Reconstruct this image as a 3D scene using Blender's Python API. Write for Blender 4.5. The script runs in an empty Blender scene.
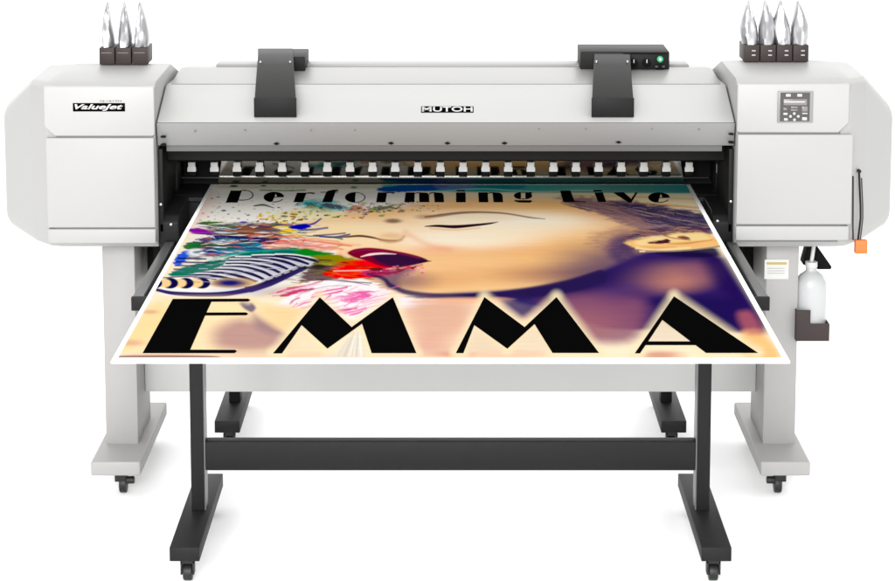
import bpy, bmesh, math, random
import numpy as np
from mathutils import Vector, Matrix
random.seed(4)
sc = bpy.context.scene
col = sc.collection

# ------------------------------------------------------------------ camera numbers
F = 2217.0; TH = math.radians(8.0); HC = 2.25
YPR = -240 + F*math.tan(TH); XP = 450.5
def ray(px, py):
    a = (px-XP)/F; b = -(py-YPR)/F
    return (a, math.cos(TH)+b*math.sin(TH), -math.sin(TH)+b*math.cos(TH))
def atz(px, py, z):
    r = ray(px, py); t = (z-HC)/r[2]; return (r[0]*t, r[1]*t, z)
def aty(px, py, Y):
    r = ray(px, py); t = Y/r[1]; return (r[0]*t, Y, HC+r[2]*t)
def X(px, py, Y): return aty(px, py, Y)[0]
def Z(py, Y): return aty(450, py, Y)[2]
def proj(x, y, z):
    z = z-HC
    f = y*math.cos(TH)-z*math.sin(TH); u = y*math.sin(TH)+z*math.cos(TH)
    return XP+F*x/f, YPR-F*u/f

# ------------------------------------------------------------------ materials
def lin(c):
    c = np.asarray(c, float)/255
    return np.where(c <= .04045, c/12.92, ((c+.055)/1.055)**2.4)
def mat(name, rgb, rough=.5, metal=0.0, spec=.4, bump=.0, scale=400, var=.03, trans=0.0, ior=1.45, coat=0.0):
    if name not in ('white_studio_floor', 'white_board'): rgb = [v*.66 for v in rgb]
    m = bpy.data.materials.new(name); m.use_nodes = True
    nt = m.node_tree; b = nt.nodes['Principled BSDF']
    b.inputs['Roughness'].default_value = rough; b.inputs['Metallic'].default_value = metal
    b.inputs['Specular IOR Level'].default_value = spec
    b.inputs['Transmission Weight'].default_value = trans; b.inputs['IOR'].default_value = ior
    b.inputs['Coat Weight'].default_value = coat
    tc = nt.nodes.new('ShaderNodeTexCoord')
    n = nt.nodes.new('ShaderNodeTexNoise'); n.inputs['Scale'].default_value = 3.0; n.inputs['Detail'].default_value = 5
    nt.links.new(tc.outputs['Object'], n.inputs['Vector'])
    r = nt.nodes.new('ShaderNodeMixRGB')
    a = [min(1, v*(1-var)) for v in rgb]; c = [min(1, v*(1+var)) for v in rgb]
    r.inputs[1].default_value = (*a, 1); r.inputs[2].default_value = (*c, 1)
    nt.links.new(n.outputs['Fac'], r.inputs[0]); nt.links.new(r.outputs[0], b.inputs['Base Color'])
    if bump:
        n2 = nt.nodes.new('ShaderNodeTexNoise'); n2.inputs['Scale'].default_value = scale; n2.inputs['Detail'].default_value = 3
        nt.links.new(tc.outputs['Object'], n2.inputs['Vector'])
        bp = nt.nodes.new('ShaderNodeBump'); bp.inputs['Strength'].default_value = bump; bp.inputs['Distance'].default_value = .001
        nt.links.new(n2.outputs['Fac'], bp.inputs['Height']); nt.links.new(bp.outputs[0], b.inputs['Normal'])
    return m
M = {}
M['cover'] = mat('ivory_plastic', (.40, .397, .389), .45, bump=.12, scale=900, var=.015)
M['lid'] = mat('ivory_lid_plastic', (.435, .432, .424), .42, bump=.1, scale=900, var=.015)
M['hood'] = mat('white_hood_paint', (.46, .46, .447), .38, bump=.08, scale=900, var=.015)
M['hood_top'] = mat('shaded_hood_top_paint', (.33, .326, .312), .42, var=.02)  # hood white painted darker, since upward faces catch less of the frontal light
M['grey_panel'] = mat('grey_panel_paint', (.27, .27, .268), .4, var=.02)
M['grey_trim'] = mat('grey_trim', (.14, .14, .14), .45)
M['leg'] = mat('light_grey_powder_coat', (.385, .378, .368), .5, bump=.15, scale=700, var=.02)
M['beam'] = mat('pale_steel_paint', (.60, .60, .59), .45, var=.02)
M['black'] = mat('black_plastic', (.012, .012, .012), .5, spec=.14, bump=.2, scale=900)
M['dark'] = mat('charcoal_plastic', (.0155, .015, .0145), .55, spec=.14, bump=.25, scale=800)
M['dark2'] = mat('charcoal_lower_plastic', (.014, .014, .014), .5, spec=.12)
M['deep'] = mat('deep_black', (.005, .005, .005), .6, spec=.08)
M['table'] = mat('black_powder_coat', (.0145, .0145, .0155), .5, spec=.15, bump=.25, scale=600)
M['table_grey'] = mat('satin_grey_rail', (.17, .17, .17), .35, metal=.3)
M['brown'] = mat('dark_brown_plastic', (.052, .040, .038), .5, spec=.15)
M['white'] = mat('white_plastic', (.62, .62, .61), .4)
M['roller'] = mat('white_roller_rubber', (1.1, 1.09, 1.06), .5)
M['steel'] = mat('steel_screw', (.6, .6, .6), .3, metal=.9)
M['mirror'] = mat('polished_guide_plate', (.42, .415, .39), .06, metal=1.0, var=.05)
M['ledge'] = mat('brushed_steel_ledge', (.10, .10, .095), .3, metal=.8)
M['foil'] = mat('silver_foil', (.60, .60, .615), .36, metal=.9, var=.05)
M['bottle'] = mat('milky_bottle_plastic', (.52, .525, .53), .35, spec=.5)
M['orange'] = mat('orange_plastic', (.72, .17, .03), .45)
M['green'] = mat('green_knob', (.03, .38, .16), .4)
M['caster'] = mat('caster_rubber', (.014, .014, .014), .5)
M['ink'] = mat('black_lettering_ink', (.002, .002, .002), 1, spec=.0)
M['letter_white'] = mat('white_lettering', (.62, .62, .62), .5)
M['board'] = mat('white_board', (.95, .95, .95), .6, spec=.2, var=.005)
M['label'] = mat('white_label', (.62, .62, .6), .5)
M['yellow'] = mat('yellow_label_strip', (.45, .36, .08), .5)
M['panel_grey'] = mat('keypad_grey', (.06, .058, .056), .5)
M['button'] = mat('keypad_button', (.48, .48, .47), .4)
M['screen'] = mat('keypad_display', (.22, .2, .195), .25)
M['floor'] = mat('white_studio_floor', (.95, .95, .95), .9, spec=.0, var=.002)

# ------------------------------------------------------------------ mesh helper
class MB:
    def __init__(s): s.bm = bmesh.new()
    def _join(s, b, bevel=0, seg=2, ang=30):
        bmesh.ops.recalc_face_normals(b, faces=b.faces[:])
        if bevel:
            ed = [e for e in b.edges if len(e.link_faces) == 2 and e.calc_face_angle(0) > math.radians(ang)]
            bmesh.ops.bevel(b, geom=ed, offset=bevel, segments=seg, profile=.5, affect='EDGES', clamp_overlap=True)
        me = bpy.data.meshes.new('tmp'); b.to_mesh(me); b.free(); s.bm.from_mesh(me); bpy.data.meshes.remove(me); return s
    def box(s, x0, x1, y0, y1, z0, z1, bevel=0, seg=2):
        b = bmesh.new(); bmesh.ops.create_cube(b, size=1)
        for v in b.verts:
            v.co = Vector(((x0+x1)/2+v.co.x*(x1-x0), (y0+y1)/2+v.co.y*(y1-y0), (z0+z1)/2+v.co.z*(z1-z0)))
        return s._join(b, bevel, seg)
    def prism(s, poly, x0, x1, axis='x', bevel=0, seg=2, ang=30):
        b = bmesh.new()
        def P(u, v, w): return {'x': (w, u, v), 'y': (u, w, v), 'z': (u, v, w)}[axis]
        A = [b.verts.new(P(u, v, x0)) for u, v in poly]; B = [b.verts.new(P(u, v, x1)) for u, v in poly]
        b.faces.new(A); b.faces.new(B[::-1]); n = len(poly)
        for i in range(n): b.faces.new((A[i], A[(i+1) % n], B[(i+1) % n], B[i]))
        return s._join(b, bevel, seg, ang)
    def loft(s, rings, bevel=0, seg=2, ang=20):
        b = bmesh.new(); R = [[b.verts.new(p) for p in r] for r in rings]; n = len(R[0])
        for a, c in zip(R, R[1:]):
            for i in range(n): b.faces.new((a[i], a[(i+1) % n], c[(i+1) % n], c[i]))
        b.faces.new(R[0]); b.faces.new(R[-1][::-1])
        return s._join(b, bevel, seg, ang)
    def cyl(s, c, r, h, axis='z', n=24, r2=None, bevel=0):
        b = bmesh.new(); bmesh.ops.create_cone(b, cap_ends=True, segments=n, radius1=r, radius2=r if r2 is None else r2, depth=h)
        if axis == 'x': bmesh.ops.rotate(b, verts=b.verts, matrix=Matrix.Rotation(math.pi/2, 3, 'Y'))
        if axis == 'y': bmesh.ops.rotate(b, verts=b.verts, matrix=Matrix.Rotation(math.pi/2, 3, 'X'))
        bmesh.ops.translate(b, verts=b.verts, vec=c)
        return s._join(b, bevel)
    def tube(s, pts, r, n=10):
        rings = []
        pts = [Vector(p) for p in pts]
        for i, p in enumerate(pts):
            d = (pts[min(i+1, len(pts)-1)]-pts[max(i-1, 0)]).normalized()
            a = d.cross(Vector((0, 1, .01))).normalized(); c = d.cross(a)
            rr = r[i] if isinstance(r, (list, tuple)) else r
            rings.append([p+(a*math.cos(t)+c*math.sin(t))*rr for t in [2*math.pi*k/n for k in range(n)]])
        return s.loft(rings)
    def lathe(s, prof, c, n=28, sx=1, sy=1):
        rings = [[(c[0]+r*sx*math.cos(t), c[1]+r*sy*math.sin(t), c[2]+z) for t in [2*math.pi*k/n for k in range(n)]] for r, z in prof]
        return s.loft(rings)
    def flat(s, polys, f):
        for p in polys:
            s.bm.faces.new([s.bm.verts.new(f(*q)) for q in p])
        return s
    def build(s, name, m, parent=None, smooth=30):
        me = bpy.data.meshes.new(name); s.bm.to_mesh(me); s.bm.free()
        me.materials.append(M[m] if isinstance(m, str) else m)
        if smooth:
            for p in me.polygons: p.use_smooth = True
            me.set_sharp_from_angle(angle=math.radians(smooth))
        o = bpy.data.objects.new(name, me); col.objects.link(o)
        if parent:
            o.parent = parent
            o.matrix_parent_inverse = Matrix.Translation(-wloc(parent))
        return o
def wloc(o):
    v = Vector(o.location)
    if o.parent and o.type == 'EMPTY': v += wloc(o.parent)
    if o.type == 'MESH' and o.parent: return wloc_mesh(o)
    return v
def wloc_mesh(o):   # meshes are authored in world coordinates, at the identity
    return Vector((0, 0, 0))
def thing(name, label, cat, loc, group=None):
    o = bpy.data.objects.new(name, None); col.objects.link(o); o.location = loc
    o.empty_display_size = .1
    o['label'] = label; o['category'] = cat
    if group: o['group'] = group
    return o
def text_mesh(name, s, m, size, mtx, parent, depth=.0008, offset=0, shear=0, sx=1, spacing=1):
    cu = bpy.data.curves.new('t', 'FONT'); cu.body = s; cu.size = 1; cu.align_x = 'CENTER'; cu.align_y = 'CENTER'
    cu.offset = offset; cu.shear = shear; cu.extrude = 0; cu.space_character = spacing; cu.resolution_u = 6
    to = bpy.data.objects.new('t', cu); col.objects.link(to)
    dg = bpy.context.evaluated_depsgraph_get(); dg.update()
    me0 = bpy.data.meshes.new_from_object(to.evaluated_get(dg))
    bpy.data.objects.remove(to); b = bmesh.new(); b.from_mesh(me0)
    xs = [v.co.x for v in b.verts]; ys = [v.co.y for v in b.verts]
    w, h = max(xs)-min(xs), max(ys)-min(ys); cx, cy = (max(xs)+min(xs))/2, (max(ys)+min(ys))/2
    for v in b.verts:
        v.co = Vector(((v.co.x-cx)/w*size[0], (v.co.y-cy)/h*size[1], 0))
    ex = bmesh.ops.extrude_face_region(b, geom=b.faces[:])
    for g in ex['geom']:
        if isinstance(g, bmesh.types.BMVert): g.co.z += depth
    b.transform(mtx)
    mb = MB(); mb._join(b)
    return mb.build(name, m, parent, smooth=0)
def facing(x, y, z, tilt=0):   # text plane facing -Y, leaning back by tilt
    return Matrix.Translation((x, y, z)) @ Matrix.Rotation(math.pi/2-tilt, 4, 'X')

# ------------------------------------------------------------------ setting
fl = MB().box(-60, 60, -30, 90, -.05, 0).build('floor', 'floor', smooth=0); fl['kind'] = 'structure'

# ------------------------------------------------------------------ printer
PR = thing('wide_format_printer', 'long white and grey large format inkjet printer on pale grey stand', 'printer', (0, 6.9, 0))
FY = 6.55
def cover(sign, xin, xout):
    # side unit: rounded body with chamfered, tapering outer end
    def ring(x, yf, z0, z1, yb=7.22, r=.02):
        return [(x, yf+.05, z0), (x, yf+.012, z0+.022), (x, yf, z0+.05), (x, yf, z1-.035), (x, yf+.012, z1-.012), (x, yf+.045, z1),
                (x, yb-.25, z1+.004), (x, yb, z1-.06), (x, yb, z0)]
    f = FY+.010
    zt = 1.293 if sign < 0 else 1.303; zb = .783
    xs = [(xin, f, zb, zt), (xin+sign*(abs(xout-xin)-.028), f, zb, zt), (xout-sign*.01, f+.004, zb, zt-.002), (xout+sign*.004, f+.010, zb, zt-.003), (xout+sign*.058, 6.637, zb, zt-.006), (xout+sign*.066, 6.65, zb, zt-.010),
          (xout+sign*.182, 6.865, zb+.004, 1.178), (xout+sign*.194, 6.89, zb+.012, 1.162)]
    mb = MB().loft([ring(*a) for a in xs], bevel=.004, seg=2, ang=25)
    return mb.build('side_cover', 'cover', PR)
XLi, XLo, XRi, XRo = -.8865, -1.212, .858, 1.198
cl = cover(-1, XLi, XLo); cr = cover(1, XRi, XRo)
def panel(xl, xr, pyt, pyb, name, par, y=FY, chamfer=0, m='cover', th=.02):
    z1, z0 = Z(pyt, y), Z(pyb, y)
    if chamfer:
        c = chamfer
        poly = [(xl+c, z0), (xr-c*.2, z0), (xr, z0+c*.2), (xr, z1), (xl, z1), (xl, z0+c)] if par is cl else \
               [(xl+c*.2, z0), (xr-c, z0), (xr, z0+c), (xr, z1), (xl, z1), (xl, z0+c*.2)]
        return MB().prism(poly, y, y+th, 'y', bevel=.004, seg=3).build(name, m, par)
    return MB().box(xl, xr, y, y+th, z0, z1, bevel=.0035, seg=3).build(name, m, par)
# left unit
panel(X(43.5, 100, FY), XLi+.001, 86.5, 136.3, 'upper_lid', cl, chamfer=.03, m='lid')
panel(X(46.5, 180, FY), XLi-.002, 138.0, 227.8, 'access_door', cl, y=FY-.003)
panel(X(46.5, 180, FY), XLi-.002, 229.2, 243.5, 'lower_trim', cl, y=FY-.001)
panel(XRi-.001, X(849.5, 100, FY), 84, 132.8, 'upper_lid', cr, chamfer=.03, m='lid')
panel(XRi+.002, X(852, 180, FY), 134.6, 224.6, 'access_door', cr, y=FY-.003)
panel(XRi+.002, X(850, 180, FY), 226.2, 240.5, 'lower_trim', cr, y=FY-.001)
# dark gaps behind the seams
MB().box(XLo+.03, XLi-.004, FY+.004, FY+.012, .81, 1.27).build('seam_backing', 'grey_trim', cl)
MB().box(XRi+.004, XRo-.03, FY+.004, FY+.012, .81, 1.27).build('seam_backing', 'grey_trim', cr)
# model badge on left lid
bx, bz = (X(73, 107, FY)+X(125, 107, FY))/2, (Z(103, FY)+Z(111.3, FY))/2
bw, bh = X(125, 107, FY)-X(73, 107, FY), Z(103, FY)-Z(111.3, FY)
bd = MB().box(bx-bw/2, bx+bw/2, FY-.0015, FY+.001, bz-bh/2, bz+bh/2).build('name_badge', 'ink', cl)
text_mesh('lettering', 'ValueJet', 'letter_white', (bw*.93, bh*.82), facing(bx, FY-.0016, bz-.0005), bd, offset=.028, shear=.35)
text_mesh('lettering', 'VJ-1617H', 'panel_grey', (bw*.42, bh*.26), facing(bx+bw*.22, FY-.0004, bz+bh*.72), bd, offset=.0)
# keypad on right lid
kx0, kx1, kz1, kz0 = X(777.5, 107, FY), X(813, 107, FY), Z(91, FY), Z(122.5, FY)
kp = MB().box(kx0, kx1, FY-.004, FY+.001, kz0, kz1, bevel=.002).build('control_panel', 'grey_panel', cr)
kw, kh = kx1-kx0, kz1-kz0
def kb(u0, u1, v0, v1, d=0): return dict(x0=kx0+u0*kw, x1=kx0+u1*kw, y0=FY-.0055-d, y1=FY-.0035, z0=kz1-v1*kh, z1=kz1-v0*kh)
MB().box(**kb(.07, .90, .04, .95)).build('keypad_face', 'panel_grey', kp)
MB().box(**kb(.16, .82, .25, .44, .0008), bevel=.0008).build('display', 'screen', kp)
MB().box(**kb(.17, .76, .32, .35, .0014)).build('display_text_line', 'label', kp)
for u0, u1, v0, v1 in ((.22, .36, .08, .17), (.54, .68, .08, .17), (.16, .26, .52, .60), (.37, .56, .48, .54), (.37, .56, .57, .62), (.68, .84, .48, .64),
                       (.16, .28, .68, .75), (.18, .29, .85, .93), (.69, .84, .68, .72), (.69, .83, .82, .92)):
    MB().box(**kb(u0, u1, v0, v1, .0012), bevel=.001).build('button', 'button' if v0 not in (.48, .52, .57) else 'screen', kp)
for u, v in ((.465, .70), (.36, .79), (.58, .79), (.475, .90)):
    MB().cyl((kx0+u*kw, FY-.0065, kz1-v*kh), .0042, .003, 'y', 16).build('arrow_button', 'button', kp)

# hood
HA, HB, HC_, HD = (6.566, Z(122.5, 6.566)), (6.588, Z(145.5, 6.588)), (6.80, Z(84.5, 6.80)), (7.08, Z(67.5, 7.08))
hx0, hx1 = XLi+.004, XRi-.004
hood = MB().prism([HA, HC_, (7.3, HC_[1]-.02), (7.3, .95), (7.12, .95), (7.1, 1.08), (HB[0]+.02, HA[1]-.01)], hx0, hx1, bevel=.005, seg=3).build('front_hood', 'hood', PR)
MB().prism([(HC_[0]+.006, HC_[1]+.001), (HD[0], HD[1]), (7.28, HD[1]-.02), (7.3, HC_[1]-.018), ], hx0+.012, hx1-.012, bevel=.004).build('top_deck', 'hood_top', hood)
MB().prism([(HA[0]-.001, HA[1]-.001), (HB[0], HB[1]), (HB[0]+.012, HB[1]), (HA[0]+.02, HA[1]-.004)], hx0+.0, hx1-.0, bevel=.0015).build('front_skirt', 'grey_panel', hood)
a, b = X(166.5, 148, 6.60), X(722, 148, 6.60)
MB().box(a, b, 6.600, 6.612, Z(151.3, 6.60), Z(145.8, 6.60)+.012, bevel=.001).build('lip_strip', 'grey_trim', hood)
# raised strip across top deck (behind), slim ridge and left/right shoulder
MB().box(X(215, 66, 7.1), X(690, 66, 7.1), 7.13, 7.22, HD[1]-.01, HD[1]+.004, bevel=.003).build('rear_ridge', 'hood_top', hood)
# screws in skirt
for px, py, r in ((245, 130, .0022), (311, 130, .002), (355, 130, .002), (195, 131, .0025), (539, 128.5, .002), (586, 128.5, .002), (652, 128.5, .002), (699, 129, .0025)):
    x, y, z = aty(px, py, 6.572)
    MB().cyl((x, y, z), r*1.2, .006, 'y', 12).build('screw', 'grey_trim', hood)
for px, py in ((276.5, 143.5), (391, 143), (447.5, 143), (504.5, 143), (618.5, 142)):
    x, y, z = aty(px, py, 6.586)
    m = MB().prism([(x-.009, z), (x, z-.004), (x+.009, z), (x, z+.005)], 6.5795, 6.588, 'y').build('fixing_hole', 'deep', hood)
for px, py in ((163.5, 136.3), (163.5, 144.5), (731, 133.5), (731, 142)):
    x, y, z = aty(px, py, 6.577)
    MB().prism([(x-.009, z), (x-.004, z-.003), (x+.004, z-.003), (x+.009, z), (x+.004, z+.003), (x-.004, z+.003)], 6.5665, 6.588, 'y').build('fixing_hole', 'deep', hood)
# maker's lettering on hood
tilt = math.pi/2-math.atan2(HC_[1]-HA[1], HC_[0]-HA[0])
def on_hood(px, py, lift=.0):   # point of the sloping panel met at this height
    lo, hi = 6.55, 6.85
    for _ in range(40):
        mid = (lo+hi)/2; z = Z(py, mid); zz = HA[1]+(mid-HA[0])*(HC_[1]-HA[1])/(HC_[0]-HA[0])
        if z > zz: lo = mid
        else: hi = mid
    return Vector((X(px, py, lo), lo, Z(py, lo)))
lw = X(473, 109, 6.7)-X(421, 109, 6.7)
c = on_hood(447.3, 109.4)
bm_ = MB().box(-lw/2, lw/2, -.0205, .0185, 0, .0016, bevel=.0004)
bm_.bm.transform(facing(c.x, c.y-.0002, c.z, tilt))
badge = bm_.build('maker_badge', 'ink', hood)
text_mesh('lettering', 'MUTOH', 'letter_white', (lw*.965, .032), facing(c.x, c.y-.0024, c.z+.0014, tilt), badge, depth=.0008, offset=.018, spacing=1.0)

# charcoal clamps over the hood
def clamp(xa, xb, xc, xd, right):
    # xa..xb front foot, xc..xd top of the slanted face (it tapers)
    pf = on_hood((xa+xb)/2, 117)
    y0 = pf.y-.004; y2, y3 = 6.88, 7.02
    pts = [(y0, 117, 0), (y0, 97.5, .05), (y2, 63.5, 1), (y3, 54.5, 1.1), (y3+.16, 54.5, 1.1)]
    def side(p0, p1):
        r = [(X(p0+(p1-p0)*t, py, yy), yy, Z(py, min(yy, y3))) for yy, py, t in pts]
        return r+[(r[-1][0], y3+.16, 1.15), (r[2][0], 6.9, 1.19)]
    g = MB().loft([side(xa, xc), side(xb, xd)], bevel=.003).build('hood_clamp', 'dark', PR)
    x0, x1 = X(xa, 110, y0), X(xb, 110, y0)
    zf1 = Z(97.5, y0)
    MB().box(x0-.0015, x1+.0015, y0-.0025, y0+.004, Z(117, y0), zf1-.001, bevel=.001).build('foot_plate', 'dark2', g)
    return g, x0, x1
g, x0, x1 = clamp(254.5, 296, 257.5, 293.5, False)
MB().box(X(260, 50, 7.1), X(306.5, 50, 7.1), 7.02, 7.22, Z(73, 7.02), Z(48.5, 7.22), bevel=.003).build('housing', 'dark', g)
for px in (260.5, 290):
    MB().cyl(aty(px, 62, 6.895), .0035, .006, 'z', 12).build('screw', 'steel', g)
g, x0, x1 = clamp(592, 633.5, 594, 630.5, True)
hb = MB().box(X(580.5, 60, 7.05), X(669.5, 60, 7.05), 7.05, 7.24, Z(71.5, 7.05), Z(51.5, 7.05), bevel=.004).build('control_box', 'dark', g)
MB().box(X(624, 60, 7.048), X(667, 60, 7.048), 7.046, 7.052, Z(70, 7.046), Z(54, 7.046), bevel=.001).build('knob_plate', 'dark2', hb)
MB().box(X(623, 52, 7.048), X(667, 52, 7.048), 7.040, 7.052, Z(53.4, 7.046), Z(52.2, 7.046)).build('seam', 'deep', hb)
for px in (596.5, 627.5):
    MB().cyl(aty(px, 61.5, 6.895), .0035, .006, 'z', 12).build('screw', 'steel', g)
for px, py in ((633.5, 62.5), (646.5, 62.5)):
    x, y, z = aty(px, py, 7.04)
    k = MB().cyl((x, y-.004, z), .0125, .018, 'y', 24, bevel=.002).build('knob', 'deep', hb)
    MB().box(x-.0015, x+.0015, y-.016, y-.012, z+.001, z+.012).build('knob_mark', 'label', k)
x, y, z = aty(660, 59, 7.04)
k = MB().cyl((x, y-.002, z), .0105, .014, 'y', 24, bevel=.002).build('power_knob', 'green', hb)
MB().cyl((x, y-.0095, z), .0048, .002, 'y', 18).build('knob_ring', 'label', k)
x, y, z = aty(660, 66.5, 7.04)
MB().box(x-.013, x+.013, y-.003, y+.008, z-.008, z+.006, bevel=.001).build('rocker_switch', 'deep', hb)
for px in (656.5, 663.5):
    x, y, z = aty(px, 66.5, 7.034)
    MB().box(x-.004, x+.004, y-.001, y+.004, z-.003, z+.003).build('switch_key', 'panel_grey', hb)

# paper path: dark chamber, guide plate, pinch rollers
ch = MB().box(hx0, hx1, 7.06, 7.10, .70, 1.12).build('media_chamber', 'deep', PR)
MB().box(hx0+.002, X(182, 180, 7.0), 6.90, 7.055, .905, 1.08, bevel=.003).box(hx0-.002, hx0+.012, 6.60, 6.899, .83, Z(149, 6.60), bevel=.002).build('chamber_end', 'black', ch)
MB().box(X(712, 180, 7.0), hx1-.002, 6.90, 7.055, .905, 1.08, bevel=.003).box(hx1-.012, hx1+.002, 6.60, 6.899, .83, Z(149, 6.60), bevel=.002).build('chamber_end', 'black', ch)
MB().prism([(6.72, Z(152.2, 6.72)+.02), (6.72, Z(160, 6.72)), (6.735, Z(161, 6.735)), (6.9, Z(160.5, 6.9)), (6.9, 1.08)], hx0+.002, hx1-.002, bevel=.002).build('carriage_cover', 'dark', ch)
GP = 7.012
gp = MB().prism([(X(218, 183, GP), .9035), (X(684, 183, GP), .9035), (X(680, 158, GP), Z(158, GP)), (X(222, 158, GP), Z(158, GP))], GP, GP+.02, 'y').build('guide_plate', 'mirror', PR)
MB().box(X(171, 178, 7.0), X(709, 178, 7.0), 7.000, 7.011, Z(178.6, 7.0), Z(177.2, 7.0), bevel=.0006).build('guide_rail', 'ledge', gp)
r0 = None
for k in range(23):
    px = 191.6+22.62*k; y = 6.985
    x = X(px, 168, y); w = .0138
    zt, zb = Z(162.4, y), Z(171.8, y)
    h = (zt-zb)
    mb = MB().prism([(x-w*.84, zt), (x+w*.84, zt), (x+w*.80, zb+h*.55), (x+w, zb+h*.42), (x+w, zb), (x-w, zb), (x-w, zb+h*.42), (x-w*.80, zb+h*.55)], y, y+.014, 'y', bevel=.0012)
    o = mb.build('pinch_roller', 'roller', gp)
    MB().box(x-w*.95, x+w*.95, y+.003, y+.024, Z(176.4, y+.003), zb-.0004, bevel=.001).build('roller_shadow_block', 'deep', o)  # black block standing in for the dark shadow under the roller
    MB().box(x-w*.5, x+w*.5, y+.006, y+.02, zt+.0004, zt+.012, bevel=.001).build('roller_arm', 'deep', o)
for px in (166.5, 170.8, 717.5, 724):
    y = 6.895; x = X(px, 168, y)
    MB().box(x-.0035, x+.0035, y, y+.008, Z(173, y), Z(164, y), bevel=.001).build('end_clip', 'grey_panel', ch)
# platen and apron
ap = MB().prism([(7.06, .892), (6.885, .892), (6.872, .884), (6.862, .868), (6.85, .78), (6.885, .70), (6.93, .64), (6.97, .64), (7.06, .70)], hx0+.002, hx1-.002, bevel=.002).build('front_apron', 'black', PR)
MB().prism([(6.868, .8855), (6.858, .886), (6.853, .875), (6.863, .868)], hx0+.02, hx1-.02).build('apron_edge', 'table', ap)
for s, xi in ((-1, XLi), (1, XRi)):
    xa, xb = sorted((xi-s*.000, xi-s*.062))
    xa, xb = (xa, xb)
    br = MB().prism([(6.86, .888), (6.68, .888), (6.62, .880), (6.60, .86), (6.60, .80), (6.64, .75), (6.80, .68), (6.9, .66), (6.9, .888)], xa, xb, bevel=.006, seg=3).build('side_bracket', 'black', ap)
    for (px, py) in (((158.5, 204.5), (171, 224.5)) if s < 0 else ((738-.5, 201.5), (717.5, 221))):
        x, y, z = aty(px, py, 6.60); x = min(max(x, xa+.008), xb-.008)
        MB().cyl((x, 6.604, z), .0042, .014, 'y', 14, bevel=.001).build('screw', 'steel', br)
    xc, xd = sorted((xi-s*.03, xi+s*.045))
    MB().box(*sorted((xi+s*.02, xi+s*.13)), 7.0, 7.04, .60, .79).build('rear_plate', 'deep', ap)
    MB().box(xc, xd, 6.80, 6.90, .63, .78).build('bracket_foot', 'deep', ap)
# small corner mouldings beside covers
# stand: legs, feet, beam, casters
def stand(s):
    xo, xi = s*1.078, s*.977
    xa, xb = sorted((xo, xi))
    l = MB().prism([(xa, 6.71), (xb, 6.71), (xb, 7.0), (xa, 7.0)], .128, .785, 'z', bevel=.004, seg=2).build('stand_leg', 'leg', PR)
    fa, fb = sorted((s*1.098, s*.946))
    f = MB().box(fa, fb, 6.53, 7.17, .085, .13, bevel=.006, seg=3).build('stand_foot', 'leg', l)
    for yy in (6.62, 7.08):
        cx = s*1.02
        c = MB().cyl((cx, yy, .079), .022, .012, 'z', 16)
        c.box(cx-.018, cx+.018, yy-.012, yy+.02, .04, .076, bevel=.003)
        c.cyl((cx-s*.006, yy+.012, .029), .029, .022, 'x', 24, bevel=.003)
        c.cyl((cx-s*.03, yy-.005, .045), .012, .025, 'x', 12, bevel=.002)
        c.build('caster', 'caster', f)
    return l
ll = stand(-1); lr = stand(1)
MB().box(-.9765, .9765, 6.88, 6.93, Z(392, 6.88), Z(358, 6.88)+.05, bevel=.003).build('cross_beam', 'beam', PR)
# warning label on right leg
x0, x1 = X(764.5, 270, 6.71), X(788.5, 270, 6.71)
lb = MB().box(x0, x1, 6.7088, 6.7104, Z(279, 6.71), Z(259.5, 6.71)).build('warning_label', 'label', lr)
MB().box(x0+.006, x1-.006, 6.7082, 6.709, Z(264.5, 6.71), Z(262.2, 6.71)).build('yellow_band', 'yellow', lb)
for py in (268, 270.5, 273):
    MB().box(x0+.008, x1-.012, 6.7083, 6.709, Z(py+.5, 6.71), Z(py, 6.71)).build('text_line', 'grey_panel', lb)
# black vent bracket under right cover
bb = MB()
v = [aty(808, 248, 6.8), aty(818, 248, 6.8), aty(832, 268, 6.8), aty(831, 270.5, 6.8), aty(818, 270.5, 6.8), aty(812, 267, 6.8), aty(803, 266, 6.8)]
bb.prism([(p[0], p[2]+.003) for p in v], 6.8, 6.87, 'y', bevel=.003).build('bottle_hanger', 'deep', PR)

# ------------------------------------------------------------------ waste bottle in its holder
bx, by = X(810.5, 300, 6.74), 6.74
zb, zt = Z(339, by-.05), Z(268, by)
WB = thing('waste_ink_bottle', 'milky white waste ink bottle in dark brown holder under right cover', 'bottle', (bx, by, zb))
H = zt-zb
prof = [(.030, .004), (.046, .004), (.049, .010), (.049, H*.70), (.047, H*.80), (.036, H*.90), (.022, H*.95), (.017, H*.97), (.017, H+.004)]
bt = MB().lathe(prof, (bx, by, zb), 32, 1, .9).build('bottle_body', 'bottle', WB, smooth=50)
MB().cyl((bx, by, zt+.012), .019, .018, 'z', 24, bevel=.002).build('bottle_cap', 'white', bt)
MB().tube([(bx, by, zt+.018), (bx+.003, by, zt+.04), (bx+.010, by, .79)], .006).build('drain_tube', 'white', bt)
hx_0, hx_1 = bx-.052, bx+.052
zs, zl = Z(323.5, by-.05), Z(310, by-.05)
MB().prism([(hx_0, zb-.006), (hx_1, zb-.006), (hx_1, zs), (bx-.008, zs), (bx-.008, zl), (hx_0, zl)], by-.056, by-.049, 'y', bevel=.0015).build('bottle_holder', 'brown', WB)
MB().box(hx_0, hx_0+.004, by-.0485, by+.05, zb-.006, zl, bevel=.001).build('holder_side', 'brown', WB)
MB().box(hx_1-.004, hx_1, by-.0485, by+.05, zb-.006, zs, bevel=.001).build('holder_side', 'brown', WB)
MB().box(hx_0+.005, hx_1-.005, by-.0485, by+.05, zb-.006, zb-.001).build('holder_base', 'brown', WB)

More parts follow.
